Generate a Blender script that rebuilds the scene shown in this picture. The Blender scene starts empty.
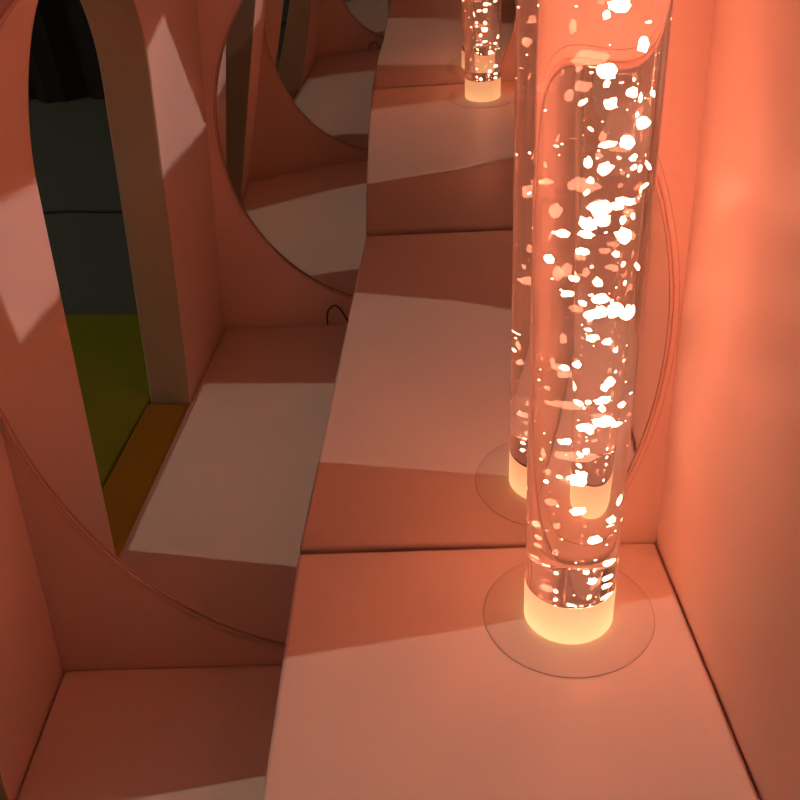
import bpy, bmesh, math, random
from mathutils import Vector, Matrix, noise

random.seed(11)
scene = bpy.context.scene
col = scene.collection

# ---------------------------------------------------------------- measured layout (metres)
CAM = Vector((0.24349, -1.35652, 1.45099))
YAW, PITCH, ROLL, FPX = 0.02719, -0.59006, -0.05027, 877.04
PX, PY = 434.45, 448.27
HP = 0.3274                      # podium height
XR, XL = 0.70, -0.5617           # right and left wall at the foot
LEAN_L, LEAN_R = 0.1189, -0.0277 # how far the padded walls lean per metre of height
TX, TY, TR, RING = 0.4975, -0.2330, 0.0785, 0.1505
HW = 1.72                        # height of the padded walls


def plane(y, a, t):
    n = Vector((math.sin(a) * math.cos(t), math.cos(a) * math.cos(t), math.sin(t)))
    return n, Vector((0, y, 0))


M1 = plane(0.0003, 0.0559, 0.03828)       # far mirror
M2 = plane(-1.4765, 0.06307, -0.00839)      # mirror on the opposite wall


def on(M, x, z, off=0.0):
    n, o = M
    return Vector((x, o.y - (n.x * x + n.z * z) / n.y, z)) + n * off


# ---------------------------------------------------------------- materials
def new_mat(name):
    m = bpy.data.materials.new(name)
    m.use_nodes = True
    nt = m.node_tree
    return m, nt, nt.nodes["Principled BSDF"]


def vinyl(name, colour, rough=0.42, scale=420, bump=0.12, puff=0.25):
    m, nt, b = new_mat(name)
    tc = nt.nodes.new("ShaderNodeTexCoord")
    n1 = nt.nodes.new("ShaderNodeTexNoise"); n1.inputs["Scale"].default_value = 5.0; n1.inputs["Detail"].default_value = 3
    nt.links.new(tc.outputs["Object"], n1.inputs["Vector"])
    mix = nt.nodes.new("ShaderNodeMix"); mix.data_type = 'RGBA'
    mix.inputs[6].default_value = (*[c * 0.96 for c in colour], 1)
    mix.inputs[7].default_value = (*[min(1, c * 1.04) for c in colour], 1)
    nt.links.new(n1.outputs["Fac"], mix.inputs[0])
    nt.links.new(mix.outputs[2], b.inputs["Base Color"])
    vo = nt.nodes.new("ShaderNodeTexVoronoi"); vo.inputs["Scale"].default_value = scale
    nt.links.new(tc.outputs["Object"], vo.inputs["Vector"])
    n2 = nt.nodes.new("ShaderNodeTexNoise"); n2.inputs["Scale"].default_value = 3.2; n2.inputs["Detail"].default_value = 1
    nt.links.new(tc.outputs["Object"], n2.inputs["Vector"])
    b1 = nt.nodes.new("ShaderNodeBump"); b1.inputs["Strength"].default_value = bump; b1.inputs["Distance"].default_value = 0.0006
    nt.links.new(vo.outputs["Distance"], b1.inputs["Height"])
    b2 = nt.nodes.new("ShaderNodeBump"); b2.inputs["Strength"].default_value = puff; b2.inputs["Distance"].default_value = 0.05
    nt.links.new(n2.outputs["Fac"], b2.inputs["Height"]); nt.links.new(b1.outputs["Normal"], b2.inputs["Normal"])
    nt.links.new(b2.outputs["Normal"], b.inputs["Normal"])
    b.inputs["Roughness"].default_value = rough
    b.inputs["Specular IOR Level"].default_value = 0.4
    return m


PINK = (0.78, 0.55, 0.46)
vinyl_pink = vinyl("pink_vinyl", PINK)
vinyl_wall = vinyl("pink_wall_vinyl", (0.79, 0.55, 0.47), rough=0.38, puff=0.35)
vinyl_pipe = vinyl("pink_piping", (0.62, 0.38, 0.31), rough=0.4, puff=0.0)
vinyl_seam = vinyl("seam_stitching", (0.55, 0.35, 0.28), rough=0.7, puff=0.0)
vinyl_reveal = vinyl("olive_tan_vinyl", (0.42, 0.31, 0.20), rough=0.55)
mat_green = vinyl("green_vinyl", (0.30, 0.34, 0.006), rough=0.5)
mat_orange = vinyl("orange_vinyl", (0.44, 0.24, 0.004), rough=0.5)


def plain(name, colour, rough=0.6, metal=0.0, noise_scale=40, amount=0.25):
    m, nt, b = new_mat(name)
    tc = nt.nodes.new("ShaderNodeTexCoord")
    n = nt.nodes.new("ShaderNodeTexNoise"); n.inputs["Scale"].default_value = noise_scale; n.inputs["Detail"].default_value = 4
    nt.links.new(tc.outputs["Object"], n.inputs["Vector"])
    mix = nt.nodes.new("ShaderNodeMix"); mix.data_type = 'RGBA'
    mix.inputs[6].default_value = (*[c * (1 - amount) for c in colour], 1)
    mix.inputs[7].default_value = (*[c * (1 + amount) for c in colour], 1)
    nt.links.new(n.outputs["Fac"], mix.inputs[0]); nt.links.new(mix.outputs[2], b.inputs["Base Color"])
    b.inputs["Roughness"].default_value = rough
    b.inputs["Metallic"].default_value = metal
    return m


carpet = plain("charcoal_carpet", (0.15, 0.19, 0.16), 0.95, 0, 60, 0.5)
curtain_mat = plain("black_drape", (0.018, 0.015, 0.013), 0.9, 0, 9, 0.8)
cable_mat = plain("black_rubber", (0.012, 0.012, 0.012), 0.5)
light_mask_mat = plain("dark_light_mask", (0.10, 0.09, 0.085), 0.9)

mirror_mat, nt, b = new_mat("acrylic_mirror")
b.inputs["Base Color"].default_value = (0.80, 0.79, 0.77, 1)
b.inputs["Metallic"].default_value = 1.0
b.inputs["Roughness"].default_value = 0.0

def clear(name, ior, tint):
    m, nt, b = new_mat(name)
    b.inputs["Base Color"].default_value = (*tint, 1)
    b.inputs["Transmission Weight"].default_value = 1.0
    b.inputs["Roughness"].default_value = 0.0
    b.inputs["IOR"].default_value = ior
    return m


acrylic_mat = clear("clear_acrylic", 1.49, (0.985, 0.975, 0.97))
water_mat = clear("clear_water", 1.333 / 1.49, (0.99, 0.98, 0.975))
# the water itself emits faintly, standing in for lamp light scattered in it
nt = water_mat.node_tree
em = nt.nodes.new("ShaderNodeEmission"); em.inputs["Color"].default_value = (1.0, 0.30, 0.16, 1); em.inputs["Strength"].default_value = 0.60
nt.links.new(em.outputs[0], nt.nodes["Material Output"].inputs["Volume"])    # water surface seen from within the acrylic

bubble_mat, nt, b = new_mat("emissive_air_bubbles")
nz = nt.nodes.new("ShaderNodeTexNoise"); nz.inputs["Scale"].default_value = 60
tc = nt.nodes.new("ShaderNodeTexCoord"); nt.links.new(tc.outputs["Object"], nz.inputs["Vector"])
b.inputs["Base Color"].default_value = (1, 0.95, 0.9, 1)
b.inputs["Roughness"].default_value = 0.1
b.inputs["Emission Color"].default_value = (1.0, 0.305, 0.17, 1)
b.inputs["Emission Strength"].default_value = 36.0  # bubbles emit by themselves, in place of base LED light glinting on them

plug_mat, nt, b = new_mat("led_lit_base_plug")
tc = nt.nodes.new("ShaderNodeTexCoord"); nz = nt.nodes.new("ShaderNodeTexNoise"); nz.inputs["Scale"].default_value = 25
nt.links.new(tc.outputs["Object"], nz.inputs["Vector"])
mr = nt.nodes.new("ShaderNodeMapRange"); mr.inputs["To Min"].default_value = 0.50; mr.inputs["To Max"].default_value = 0.64
nt.links.new(nz.outputs["Fac"], mr.inputs["Value"]); nt.links.new(mr.outputs["Result"], b.inputs["Emission Strength"])
b.inputs["Base Color"].default_value = (0.6, 0.35, 0.2, 1)
sx = nt.nodes.new("ShaderNodeSeparateXYZ"); nt.links.new(tc.outputs["Generated"], sx.inputs[0])
mc = nt.nodes.new("ShaderNodeMix"); mc.data_type = 'RGBA'
mc.inputs[6].default_value = (1.40, 0.74, 0.33, 1); mc.inputs[7].default_value = (1.15, 0.46, 0.21, 1)
nt.links.new(sx.outputs["Z"], mc.inputs[0]); nt.links.new(mc.outputs[2], b.inputs["Emission Color"])

led_mat, nt, b = new_mat("led_disc")
b.inputs["Base Color"].default_value = (0.35, 0.11, 0.06, 1)
b.inputs["Emission Color"].default_value = (1.0, 0.30, 0.15, 1)
b.inputs["Emission Strength"].default_value = 0.75


# ---------------------------------------------------------------- helpers
def obj(name, bm, m, parent=None, smooth=True, bevel=0.0, seg=4, **props):
    bmesh.ops.recalc_face_normals(bm, faces=bm.faces)
    me = bpy.data.meshes.new(name)
    bm.to_mesh(me); bm.free()
    if smooth:
        for p in me.polygons:
            p.use_smooth = True
    me.materials.append(m)
    o = bpy.data.objects.new(name, me)
    col.objects.link(o)
    if parent:
        o.parent = parent
        o.matrix_parent_inverse = parent.matrix_world.inverted() if False else Matrix.Translation(-parent.location)
    if smooth and not bevel:
        me.set_sharp_from_angle(angle=math.radians(40))
    if bevel:
        md = o.modifiers.new("soft_edges", 'BEVEL'); md.width = bevel; md.segments = seg
        md.limit_method = 'ANGLE'; md.angle_limit = math.radians(35); md.harden_normals = False
        wn = o.modifiers.new("weighted", 'WEIGHTED_NORMAL'); wn.keep_sharp = False
    for k, v in props.items():
        o[k] = v
    return o


def thing(name, loc, label, category, group=None):
    o = bpy.data.objects.new(name, None)
    o.location = loc
    col.objects.link(o)
    o["label"] = label; o["category"] = category
    if group:
        o["group"] = group
    return o


def hexa(c):
    """solid from 8 corners: bottom 4 then top 4, in ring order"""
    bm = bmesh.new()
    v = [bm.verts.new(p) for p in c]
    for f in ((3, 2, 1, 0), (4, 5, 6, 7), (0, 1, 5, 4), (1, 2, 6, 5), (2, 3, 7, 6), (3, 0, 4, 7)):
        bm.faces.new([v[i] for i in f])
    return bm


def tube_along(bm, pts, r, closed=False, n=10):
    pts = [Vector(p) for p in pts]
    N = len(pts); rings = []
    up = None
    for i, p in enumerate(pts):
        a = pts[(i - 1) % N] if (closed or i > 0) else p
        c = pts[(i + 1) % N] if (closed or i < N - 1) else p
        t = (c - a).normalized()
        if up is None:
            up = t.orthogonal().normalized()
        up = (up - t * up.dot(t)).normalized()
        s = t.cross(up)
        rings.append([bm.verts.new(p + (up * math.cos(k * 2 * math.pi / n) + s * math.sin(k * 2 * math.pi / n)) * r) for k in range(n)])
    last = N if closed else N - 1
    for i in range(last):
        A = rings[i]; B = rings[(i + 1) % N]
        sh = 0
        if closed and i == N - 1:
            sh = min(range(n), key=lambda q: (A[0].co - B[q].co).length)
        for k in range(n):
            bm.faces.new((A[k], A[(k + 1) % n], B[(k + 1 + sh) % n], B[(k + sh) % n]))
    if not closed:
        bm.faces.new(rings[0][::-1]); bm.faces.new(rings[-1])
    return bm


def lathe(prof, cx, cy, n=96, close=True):
    bm = bmesh.new(); rings = []
    for r, z in prof:
        rings.append([bm.verts.new((cx + r * math.cos(k * 2 * math.pi / n), cy + r * math.sin(k * 2 * math.pi / n), z)) for k in range(n)])
    m = len(rings)
    for i in range(m if close else m - 1):
        A = rings[i]; B = rings[(i + 1) % m]
        for k in range(n):
            bm.faces.new((A[k], A[(k + 1) % n], B[(k + 1) % n], B[k]))
    if not close:
        bm.faces.new(rings[0][::-1]); bm.faces.new(rings[-1])
    return bm


def left_x(z):
    return XL + LEAN_L * z


def right_x(z):
    return XR + LEAN_R * (z - HP)


# ---------------------------------------------------------------- padded end walls with a mirror in a padded opening
def opening(cx, cz, a, bt, bb, n=160):
    out = []
    for k in range(n):
        t = 2 * math.pi * k / n
        out.append((cx + a * math.cos(t), cz + (bt if math.sin(t) > 0 else bb) * math.sin(t)))
    return out


def mirror_wall(wall_name, M, side, hole, centre, label, mlabel, front=0.003, thick=0.13, warp=None):
    """side = -1: the room lies towards -n; +1: towards +n"""
    n = len(hole)
    cx, cz = centre
    z0, z1 = -0.05, HW
    outer = []
    for x, z in hole:
        dx, dz = x - cx, z - cz
        best = 1e9
        # right and left edges lean
        for (X, L) in ((XR + LEAN_R * (cz - HP) + 0.12, LEAN_R), (XL + LEAN_L * cz - 0.12, LEAN_L)):
            den = dx - L * dz
            if abs(den) > 1e-9:
                s = (X - cx) / den
                if s > 0:
                    best = min(best, s)
        for Z in (z0, z1):
            if abs(dz) > 1e-9:
                s = (Z - cz) / dz
                if s > 0:
                    best = min(best, s)
        outer.append([cx + dx * best, cz + dz * best])
    # snap the closest sample to each true corner
    for X, Z in ((right_x(z1) + .12, z1), (right_x(z0) + .12, z0), (left_x(z1) - .12, z1), (left_x(z0) - .12, z0)):
        i = min(range(n), key=lambda q: (outer[q][0] - X) ** 2 + (outer[q][1] - Z) ** 2)
        outer[i] = [X, Z]
    bm = bmesh.new()
    lay = []
    for off in (side * front, -side * thick):
        inn = [bm.verts.new(on(M, x, z, off)) for x, z in hole]
        out = [bm.verts.new(on(M, x, z, off)) for x, z in outer]
        lay.append((inn, out))
    for k in range(n):
        j = (k + 1) % n
        (i0, o0), (i1, o1) = lay
        bm.faces.new((i0[k], i0[j], o0[j], o0[k]))
        bm.faces.new((i1[k], o1[k], o1[j], i1[j]))
        bm.faces.new((i0[k], i1[k], i1[j], i0[j]))
        bm.faces.new((o0[k], o0[j], o1[j], o1[k]))
    w = obj(wall_name, bm, vinyl_wall, bevel=0.004, seg=3, kind="structure", label=label)
    # piping round the opening, with a line of stitching outside it
    bm = bmesh.new()
    tube_along(bm, [on(M, x, z, side * (front + 0.001)) for x, z in hole], 0.003, True)
    obj("piping", bm, vinyl_pipe, w)
    for gap, rad in ((0.012, 0.0006),):
        bm = bmesh.new()
        pts = []
        for x, z in hole:
            d = Vector((x - cx, 0, z - cz)).normalized() * gap
            pts.append(on(M, x + d.x, z + d.z, side * (front + 0.0003)))
        tube_along(bm, pts, rad, True, 6)
        obj("stitched_seam", bm, vinyl_pipe, w)
    # the mirror sheet (thin acrylic, slightly warped where it is fixed unevenly)
    bm = bmesh.new()
    R = 36 if warp else 1
    faces = []
    for back in (0, -side * 0.004):
        rings = []
        for q in range(R + 1):
            k_ = (q / R) if R > 1 else q
            if q == 0:
                rings.append([bm.verts.new(on(M, cx, cz, back + (warp(cx, cz) if warp else 0)))])
                continue
            rr = []
            for x, z in hole:
                X = cx + (x - cx) * 0.9985 * k_; Z = cz + (z - cz) * 0.9985 * k_
                rr.append(bm.verts.new(on(M, X, Z, back + (warp(X, Z) if warp else 0))))
            rings.append(rr)
        for k in range(n):
            bm.faces.new((rings[0][0], rings[1][k], rings[1][(k + 1) % n]))
        for q in range(1, R):
            for k in range(n):
                j = (k + 1) % n
                bm.faces.new((rings[q][k], rings[q + 1][k], rings[q + 1][j], rings[q][j]))
        faces.append(rings[-1])
    for k in range(n):
        j = (k + 1) % n
        bm.faces.new((faces[0][k], faces[1][k], faces[1][j], faces[0][j]))
    obj("wall_mirror", bm, mirror_mat, smooth=bool(warp), label=mlabel, category="mirror")
    return w


def warp2(x, z):
    xx = x if x < -0.15 else -0.15 * math.exp(-(x + 0.15) / 0.15) if x < 1 else 0
    f = 0.085 * xx * (z - 0.55) + 0.0275 * xx * xx + 0.0106 * min(z, 0.9)
    return 0.8 * f - 0.0135


mirror_wall("wall_back", M1, -1, opening(0.096, 0.77, 0.580, 0.68, 0.745), (0.096, 0.77),
            "pink padded end wall with a big round mirror set in piped opening",
            "large round acrylic mirror behind the bubble tube, framed by pink piping")
mirror_wall("wall_front", M2, 1, opening(0.1511, 0.646, 0.6083, 0.6083, 0.6083), (0.1511, 0.646),
            "opposite pink padded end wall, seen in the mirror",
            "round mirror on the opposite padded wall, seen only by reflection", warp=warp2)

# ---------------------------------------------------------------- left wall with the arched doorway
TH = 0.125
F = 0.009
AY0, AY1, AZ = -0.314, -0.990, 0.955
ar = (AY0 - AY1) / 2; ac = (AY0 + AY1) / 2
prof = []


def wall_y(M, x, z, off):
    return on(M, x, z, off).y


ends1 = lambda z: wall_y(M1, left_x(z), z, -0.0032)
ends2 = lambda z: wall_y(M2, left_x(z), z, 0.0032)
zb = -0.05
bm = bmesh.new()
reveal = []
vc = {}


def V(y, z, out):
    k = (round(y, 5), round(z, 5), out)
    if k not in vc:
        vc[k] = bm.verts.new((left_x(z) - (TH if out else 0), y, z))
    return vc[k]


jam = [zb] + [AZ * k / 6 for k in range(1, 7)]
near = [(AY0, z) for z in jam] + [(ac + ar * math.cos(t * math.pi / 40), AZ + ar * 1.03 * math.sin(t * math.pi / 40)) for t in range(1, 21)]
far = [(AY1, z) for z in jam] + [(ac - ar * math.cos(t * math.pi / 40), AZ + ar * 1.03 * math.sin(t * math.pi / 40)) for t in range(1, 21)]
nn = len(near)
for out in (False, True):
    for k in range(nn - 1):
        z0, z1 = near[k][1], near[k + 1][1]
        bm.faces.new((V(ends1(z0), z0, out), V(ends1(z1), z1, out), V(*near[k + 1], out), V(*near[k], out)))
        bm.faces.new((V(*far[k], out), V(*far[k + 1], out), V(ends2(z1), z1, out), V(ends2(z0), z0, out)))
    zt = near[-1][1]
    bm.faces.new((V(ends1(zt), zt, out), V(ends1(HW), HW, out), V(ends2(HW), HW, out), V(ends2(zt), zt, out), V(*near[-1], out)))


def strip(path, mi=0):
    for p, q in zip(path[:-1], path[1:]):
        f = bm.faces.new((V(*p, False), V(*q, False), V(*q, True), V(*p, True)))
        f.material_index = mi


e1p = [(ends1(p[1]), p[1]) for p in near] + [(ends1(HW), HW)]
e2p = [(ends2(p[1]), p[1]) for p in near] + [(ends2(HW), HW)]
strip(e1p); strip(e2p); strip([e1p[-1], e2p[-1]]); strip([e1p[0], near[0]]); strip([far[0], e2p[0]])
strip(near + far[::-1][1:], 1)
obj("wall_left", bm, vinyl_wall, smooth=True, bevel=0.006, seg=3, kind="structure",
    label="pink padded side wall with an arched doorway, seen in the mirror").data.materials.append(vinyl_reveal)

# ---------------------------------------------------------------- right wall: one padded slab with a soft belly
bm = bmesh.new()
ny, nz_ = 40, 48
inner, outer = [], []
for i in range(ny + 1):
    ri, ro = [], []
    for k in range(nz_ + 1):
        z = -0.05 + (HW + 0.05) * k / nz_
        x = right_x(z)
        y1 = wall_y(M1, x, z, -0.0032); y2 = wall_y(M2, x, z, 0.0032)
        u = i / ny
        y = y1 + (y2 - y1) * u
        v = k / nz_
        d = (y1 - y)
        belly = 0.012 * (1 - math.exp(-d / 0.05)) * (1 - math.exp(-max(0, (y - y2)) / 0.05)) * min(1, max(0, z - HP) / 0.12) ** 0.5
        belly += 0.005 * noise.noise(Vector((0.3, y * 5, z * 4))) * min(1, d / 0.08) * min(1, max(0, z - HP) / 0.2)
        ri.append(bm.verts.new((x + 0.004 - belly, y, z)))
        ro.append(bm.verts.new((x + 0.14, y, z)))
    inner.append(ri); outer.append(ro)
for i in range(ny):
    for k in range(nz_):
        bm.faces.new((inner[i][k], inner[i + 1][k], inner[i + 1][k + 1], inner[i][k + 1]))
        bm.faces.new((outer[i][k], outer[i][k + 1], outer[i + 1][k + 1], outer[i + 1][k]))
for k in range(nz_):
    for i in (0, ny):
        bm.faces.new((inner[i][k], inner[i][k + 1], outer[i][k + 1], outer[i][k]))
for i in range(ny):
    for k in (0, nz_):
        bm.faces.new((inner[i][k], outer[i][k], outer[i + 1][k], inner[i + 1][k]))
obj("wall_right", bm, vinyl_wall, kind="structure", label="pink padded side wall glowing orange beside the bubble tube")

# ---------------------------------------------------------------- podium and floor mat
G1, G2 = -0.0045, 0.0045
t_ = 0.0228


def slab(x0, x1, z0, z1, xf0=None, g1=G1):
    """x0, x1 may be functions of y"""
    fx0 = x0 if callable(x0) else (lambda y: x0)
    fx1 = x1 if callable(x1) else (lambda y: x1)
    c = []
    for z in (z0, z1):
        for (fx, M, g) in ((fx0, M1, g1), (fx1, M1, g1), (fx1, M2, G2), (fx0, M2, G2)):
            x = fx(0 if M is M1 else -1.5)
            c.append(on(M, x, z, g))
    return hexa(c)


podium = thing("bubble_tube_podium", (0.35, -0.75, 0.0), "pink vinyl padded podium box that the bubble tube stands on", "podium")
obj("padded_body", slab(lambda y: t_ * y, XR + 0.002, 0.0, HP), vinyl_pink, podium, bevel=0.010, seg=5)
# round insert the tube passes through
obj("round_insert", lathe([(TR + 0.0015, HP + 0.0002), (RING - 0.0006, HP + 0.0002), (RING - 0.0006, HP + 0.0010), (RING - 0.002, HP + 0.0016), (TR + 0.0015, HP + 0.0016)], TX, TY), vinyl_pink, podium)
bm = bmesh.new()
tube_along(bm, [(TX + RING * math.cos(k * math.pi / 60), TY + RING * math.sin(k * math.pi / 60), HP + 0.0006) for k in range(120)], 0.0006, True, 6)
obj("insert_seam", bm, vinyl_seam, podium)

fm = obj("floor_mat", slab(lambda y: XL + 0.002, XR, -0.05, -0.0005), vinyl_pink, bevel=0.006, seg=3,
         label="pink padded floor mat in the low area left of the podium", category="mat")

# ---------------------------------------------------------------- outside the arch
def box(x0, x1, y0, y1, z0, z1):
    return hexa([(x0, y0, z0), (x1, y0, z0), (x1, y1, z0), (x0, y1, z0), (x0, y0, z1), (x1, y0, z1), (x1, y1, z1), (x0, y1, z1)])


obj("threshold_mat", box(-0.70, XL - 0.001, AY1 + 0.002, AY0 - 0.002, -0.05, -0.003), mat_orange, bevel=0.012, seg=4,
    label="orange vinyl strip mat in the arched doorway, seen in the mirror", category="mat")
obj("play_mat", box(-2.4, -0.703, -1.556, 0.7, -0.05, -0.004), mat_green, bevel=0.008, seg=3,
    label="green vinyl play mat beyond the arched doorway, seen in the mirror", category="mat")
bm = bmesh.new()
v = [bm.verts.new(p) for p in ((-7, -8, -0.05), (6, -8, -0.05), (6, 4, -0.05), (-7, 4, -0.05))]
v2 = [bm.verts.new(p.co + Vector((0, 0, -0.1))) for p in v]
bm.faces.new(v); bm.faces.new(v2[::-1])
for k in range(4):
    bm.faces.new((v[k], v2[k], v2[(k + 1) % 4], v[(k + 1) % 4]))
obj("floor", bm, carpet, smooth=False, kind="structure", label="dark charcoal carpet of the room outside")

bm = bmesh.new()
tube_along(bm, [(-2.3, -2.50, -0.044), (-1.9, -2.56, -0.044), (-1.6, -2.60, -0.044), (-1.45, -2.585, -0.044), (-1.3, -2.58, -0.044), (-1.0, -2.53, -0.044), (-0.4, -2.5, -0.044)], 0.006, False, 8)
obj("floor_cable", bm, cable_mat, label="thin black cable across the dark carpet beyond the play mat", category="cable")

# dark drape at the end of the outer room (pleated, real thickness)
bm = bmesh.new()
fr, bk = [], []
for i in range(161):
    x = -6 + 9 * i / 160
    y = -4.35 + 0.05 * math.sin(i * 0.9) + 0.02 * math.sin(i * 2.3)
    fr.append((bm.verts.new((x, y, -0.049)), bm.verts.new((x, y, 3.2))))
    bk.append((bm.verts.new((x, y - 0.03, -0.049)), bm.verts.new((x, y - 0.03, 3.2))))
for i in range(160):
    bm.faces.new((fr[i][0], fr[i + 1][0], fr[i + 1][1], fr[i][1]))
    bm.faces.new((bk[i][0], bk[i][1], bk[i + 1][1], bk[i + 1][0]))
    bm.faces.new((fr[i][0], bk[i][0], bk[i + 1][0], fr[i + 1][0]))
    bm.faces.new((fr[i][1], fr[i + 1][1], bk[i + 1][1], bk[i][1]))
for i in (0, 160):
    bm.faces.new((fr[i][0], fr[i][1], bk[i][1], bk[i][0]))
obj("stage_curtain", bm, curtain_mat, label="black pleated drape at the far side of the dark room", category="curtain")

# small loop of cable poking out under the opposite wall
bm = bmesh.new()
lp = [(q[0] + 0.009, q[1]) for q in ((-0.205, 0.000), (-0.204, 0.03), (-0.197, 0.056), (-0.182, 0.072), (-0.170, 0.075), (-0.158, 0.066), (-0.147, 0.045), (-0.136, 0.02), (-0.13, 0.004))]
tube_along(bm, [on(M2, x, z + 0.0035, 0.014) for x, z in lp], 0.003, False, 8)
obj("cable_loop", bm, cable_mat, label="small black cable loop on the floor mat against the opposite wall", category="cable")

# ---------------------------------------------------------------- bubble tube
TOP = 1.75
tube = thing("bubble_tube", (TX, TY, HP), "tall clear water column with glowing bubbles and an orange lit base", "bubble tube")
PLUG = 0.084
# fluted base plug, lit from below
bm = lathe([(0.0, HP + 0.0005), (TR - 0.002, HP + 0.0005), (TR, HP + 0.003), (TR, HP + PLUG), (0.0, HP + PLUG)][1:4] + [(TR - 0.006, HP + PLUG)], TX, TY, 96, close=False)
obj("lit_base", bm, plug_mat, tube)
obj("led_disc", lathe([(TR - 0.001, HP + PLUG + 0.0001), (TR - 0.001, HP + PLUG + 0.0015)], TX, TY, 64, close=False), led_mat, tube, smooth=False)
# acrylic wall (solid of acrylic) with the water column inside it
obj("acrylic_tube", lathe([(TR - 0.0004, HP + PLUG + 0.0018), (TR - 0.0004, TOP)], TX, TY, 160, close=False), acrylic_mat, tube)
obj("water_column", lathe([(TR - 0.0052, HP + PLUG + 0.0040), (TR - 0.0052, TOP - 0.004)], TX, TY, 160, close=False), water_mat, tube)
for nme in ("acrylic_tube", "water_column"):
    for p in bpy.data.objects[nme].data.polygons:
        if len(p.vertices) > 4:
            p.use_smooth = False
obj("top_cap", lathe([(TR + 0.002, TOP + 0.0005), (TR + 0.004, TOP + 0.003), (TR + 0.004, TOP + 0.03), (TR, TOP + 0.034)], TX, TY, 64, close=False), vinyl_pipe, tube)

# camera frame, used to read heights in the tube off the photograph
cy_, sy_ = math.cos(YAW), math.sin(YAW); cp_, sp_ = math.cos(PITCH), math.sin(PITCH); cr_, sr_ = math.cos(ROLL), math.sin(ROLL)
fwd = Vector((sy_ * cp_, cy_ * cp_, sp_)); rgt = Vector((cy_, -sy_, 0)); up_ = rgt.cross(fwd)
r2 = rgt * cr_ + up_ * sr_; u2 = -rgt * sr_ + up_ * cr_


def at(px, py):
    d = fwd * FPX + r2 * (px - PX) + u2 * (PY - py)
    t = (TY - CAM.y) / d.y
    return CAM + d * t, t * FPX      # point on the tube's middle plane, metres of depth


def bubble(bm, c, sx, sy, sz, seed, sub=2):
    v = bmesh.ops.create_icosphere(bm, subdivisions=sub, radius=1.0)["verts"]
    rot = Matrix.Rotation(random.uniform(-0.5, 0.5), 3, 'Y') @ Matrix.Rotation(random.uniform(0, 6.28), 3, 'Z')
    for q in v:
        k = 1 + 0.62 * noise.noise(q.co * 1.5 + Vector((seed * 3.1, 0, seed)))
        p = Vector((q.co.x * sx * k, q.co.y * sy * k, q.co.z * sz * k))
        q.co = rot @ p + c


spots = [(620, 3, 24, 13), (606, 12, 8, 8), (640, 40, 13, 16), (612, 70, 20, 18), (601, 77, 8, 8), (628, 85, 13, 11), (612, 101, 13, 13), (640, 115, 18, 14), (650, 88, 5, 8),
         (588, 158, 9, 13), (591, 176, 8, 7), (602, 205, 25, 16), (626, 201, 17, 8), (622, 232, 16, 18), (645, 160, 5, 12), (585, 228, 16, 8), (573, 235, 12, 10),
         (578, 242, 14, 7), (561, 262, 9, 12), (577, 275, 11, 7), (596, 286, 18, 11), (573, 292, 12, 8), (584, 303, 12, 12), (611, 299, 16, 18), (624, 303, 15, 22), (594, 333, 11, 9),
         (574, 353, 9, 8), (571, 366, 9, 7), (606, 370, 11, 14), (602, 394, 13, 9), (618, 394, 9, 8), (586, 391, 6, 6), (600, 407, 24, 11), (612, 418, 8, 5), (590, 426, 14, 10),
         (572, 440, 13, 6), (583, 478, 16, 14), (616, 490, 7, 13), (607, 507, 11, 8), (592, 531, 12, 10), (588, 562, 12, 7), (602, 557, 10, 8), (600, 576, 9, 6), (580, 505, 16, 8),
         (562, 470, 6, 4), (555, 560, 5, 4), (551, 577, 4, 6), (540, 470, 6, 4), (633, 262, 4, 12), (640, 185, 4, 8)]
for i, (px, py, w, h) in enumerate(spots):
    c, dep = at(px, py)
    s = dep / FPX
    ax = c.x - TX
    x = TX + max(-TR * 0.86, min(TR * 0.86, ax / 1.30))
    ymax = math.sqrt(max(0, (TR * 0.88) ** 2 - (x - TX) ** 2))
    y = TY + random.uniform(-0.5, 0.5) * ymax
    bm = bmesh.new()
    bubble(bm, Vector((x, y, max(c.z, HP + PLUG + 0.012))), w * s * 0.38, w * s * 0.32, h * s * 0.41, i)
    obj("bubble", bm, bubble_mat, tube)
# bubbles rising above the frame
for i in range(20):
    z = random.uniform(1.33, 1.72)
    a = random.uniform(0, 6.28); r = TR * 0.75 * math.sqrt(random.random())
    bm = bmesh.new()
    bubble(bm, Vector((TX + r * math.cos(a), TY + r * math.sin(a), z)), random.uniform(.004, .009), random.uniform(.004, .009), random.uniform(.004, .007), i + 90)
    obj("bubble", bm, bubble_mat, tube)
# the fine fizz between the big bubbles
bm = bmesh.new()
for i in range(90):
    z = random.uniform(HP + PLUG + 0.01, 1.7)
    a = random.uniform(0, 6.28); r = TR * 0.9 * math.sqrt(random.random())
    s = random.choice((0.0006, 0.0008, 0.001, 0.0013, 0.0018))
    bubble(bm, Vector((TX + r * math.cos(a), TY + r * math.sin(a), z)), s * random.uniform(.8, 1.8), s, s * random.uniform(.7, 1.2), i, 1)
obj("fine_bubbles", bm, bubble_mat, tube, kind="stuff")

# ---------------------------------------------------------------- unseen slab added overhead, openings cut to shape the lamp beams, lamps above
CZ = 3.3
L1 = Vector((0.32, -0.70, 8.0))
L2 = Vector((3.05, -0.85, 4.55))


def through(L, pts, cz=CZ):
    out = []
    for p in pts:
        p = Vector(p); t = (cz - L.z) / (p.z - L.z)
        q = L + (p - L) * t
        out.append((q.x, q.y))
    return out


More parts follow.
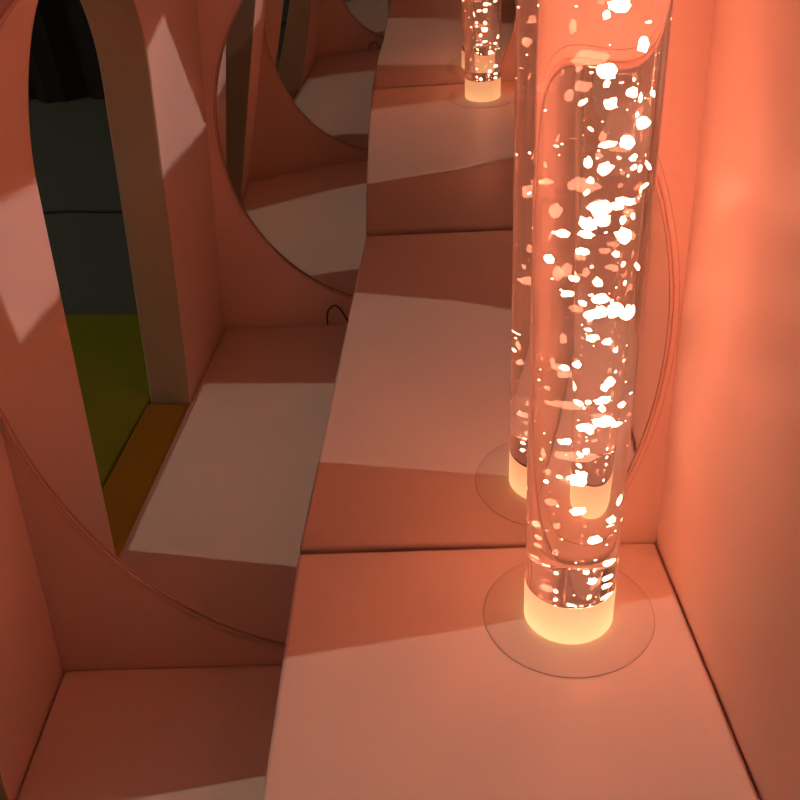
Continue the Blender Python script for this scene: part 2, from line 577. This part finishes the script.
h1 = through(L1, [(-0.556, -0.340, 0.0), (0.9, -0.185, HP), (0.9, -0.86, HP), (0.6, -0.91, HP), (0.3, -1.015, HP), (0.0, -1.075, HP), (-0.556, -1.092, 0.0)])
pw = [(-0.09, 0.89), (-0.115, 0.734), (-1.43, 0.693), (-1.131, 1.075), (-0.984, 1.03), (-0.294, 0.972), (-0.10, 1.0)]
h2 = through(L2, [(left_x(z), y, z) for y, z in pw])


def light_mask_panel(name, xr, yr, hole):
    """slab over xr x yr with one polygonal opening"""
    bm = bmesh.new()
    cx = sum(p[0] for p in hole) / len(hole); cy = sum(p[1] for p in hole) / len(hole)
    dense = []
    for k in range(len(hole)):
        a = hole[k]; b_ = hole[(k + 1) % len(hole)]
        for q in range(6):
            dense.append((a[0] + (b_[0] - a[0]) * q / 6, a[1] + (b_[1] - a[1]) * q / 6))
    out = []
    for x, y in dense:
        dx, dy = x - cx, y - cy
        s = min(((xr[1] if dx > 0 else xr[0]) - cx) / dx if abs(dx) > 1e-9 else 1e9, ((yr[1] if dy > 0 else yr[0]) - cy) / dy if abs(dy) > 1e-9 else 1e9)
        out.append([cx + dx * s, cy + dy * s])
    for X in xr:
        for Y in yr:
            i = min(range(len(out)), key=lambda q: (out[q][0] - X) ** 2 + (out[q][1] - Y) ** 2)
            out[i] = [X, Y]
    L = [([bm.verts.new((*p, z)) for p in dense], [bm.verts.new((*p, z)) for p in out]) for z in (CZ, CZ + 0.004)]
    n = len(dense)
    for k in range(n):
        j = (k + 1) % n
        (a, o), (a2, o2) = L
        bm.faces.new((a[k], o[k], o[j], a[j])); bm.faces.new((a2[k], a2[j], o2[j], o2[k]))
        bm.faces.new((a[k], a[j], a2[j], a2[k])); bm.faces.new((o[k], o2[k], o2[j], o[j]))
    return obj(name, bm, light_mask_mat, smooth=False, kind="structure", label="unseen overhead slab added to shape lamp light into a patch")


split = 0.5 * (max(p[0] for p in h1) + min(p[0] for p in h2))
light_mask_panel("light_mask", (-3.0, split), (-4.3, 2.5), h1)
light_mask_panel("light_mask", (split, 4.5), (-4.3, 2.5), h2)


def spot(name, L, target, power, colour, angle):
    d = bpy.data.lights.new(name, 'SPOT')
    d.energy = power; d.color = colour; d.spot_size = math.radians(angle); d.spot_blend = 0.05; d.shadow_soft_size = 0.004
    o = bpy.data.objects.new(name, d); col.objects.link(o)
    o.location = L
    o.rotation_euler = (Vector(target) - L).to_track_quat('-Z', 'Y').to_euler()
    return o


spot("overhead_lamp", L1, (0.1, -0.7, 0.1), 185, (0.94, 0.98, 0.84), 20)
spot("slanting_lamp", L2, (-0.5, -0.8, 0.85), 310, (1.0, 0.85, 0.82), 34)

# dim room light from every side
w = bpy.data.worlds.new("dim_room")
scene.world = w
w.use_nodes = True
bg = w.node_tree.nodes["Background"]
bg.inputs["Color"].default_value = (1.0, 0.78, 0.60, 1)
bg.inputs["Strength"].default_value = 0.19

# ---------------------------------------------------------------- camera
cd = bpy.data.cameras.new("camera")
cam = bpy.data.objects.new("camera", cd)
col.objects.link(cam)
cd.sensor_width = 36.0; cd.sensor_fit = 'HORIZONTAL'
cd.lens = FPX / 800 * 36.0
cd.shift_x = (400 - PX) / 800
cd.shift_y = (PY - 400) / 800
cd.clip_start = 0.01; cd.clip_end = 50
m = Matrix((r2, u2, -fwd)).transposed().to_4x4()
m.translation = CAM
cam.matrix_world = m
scene.camera = cam

scene.view_settings.view_transform = 'Standard'
scene.view_settings.look = 'None'
scene.view_settings.exposure = 0.76
scene.view_settings.gamma = 1.0
scene.view_settings.use_curve_mapping = False
c = scene.cycles
c.max_bounces = 24; c.diffuse_bounces = 4; c.glossy_bounces = 16; c.transmission_bounces = 16; c.transparent_max_bounces = 8
c.caustics_reflective = True; c.caustics_refractive = True
c.sample_clamp_indirect = 6.0
c.blur_glossy = 0.3
c.use_denoising = True
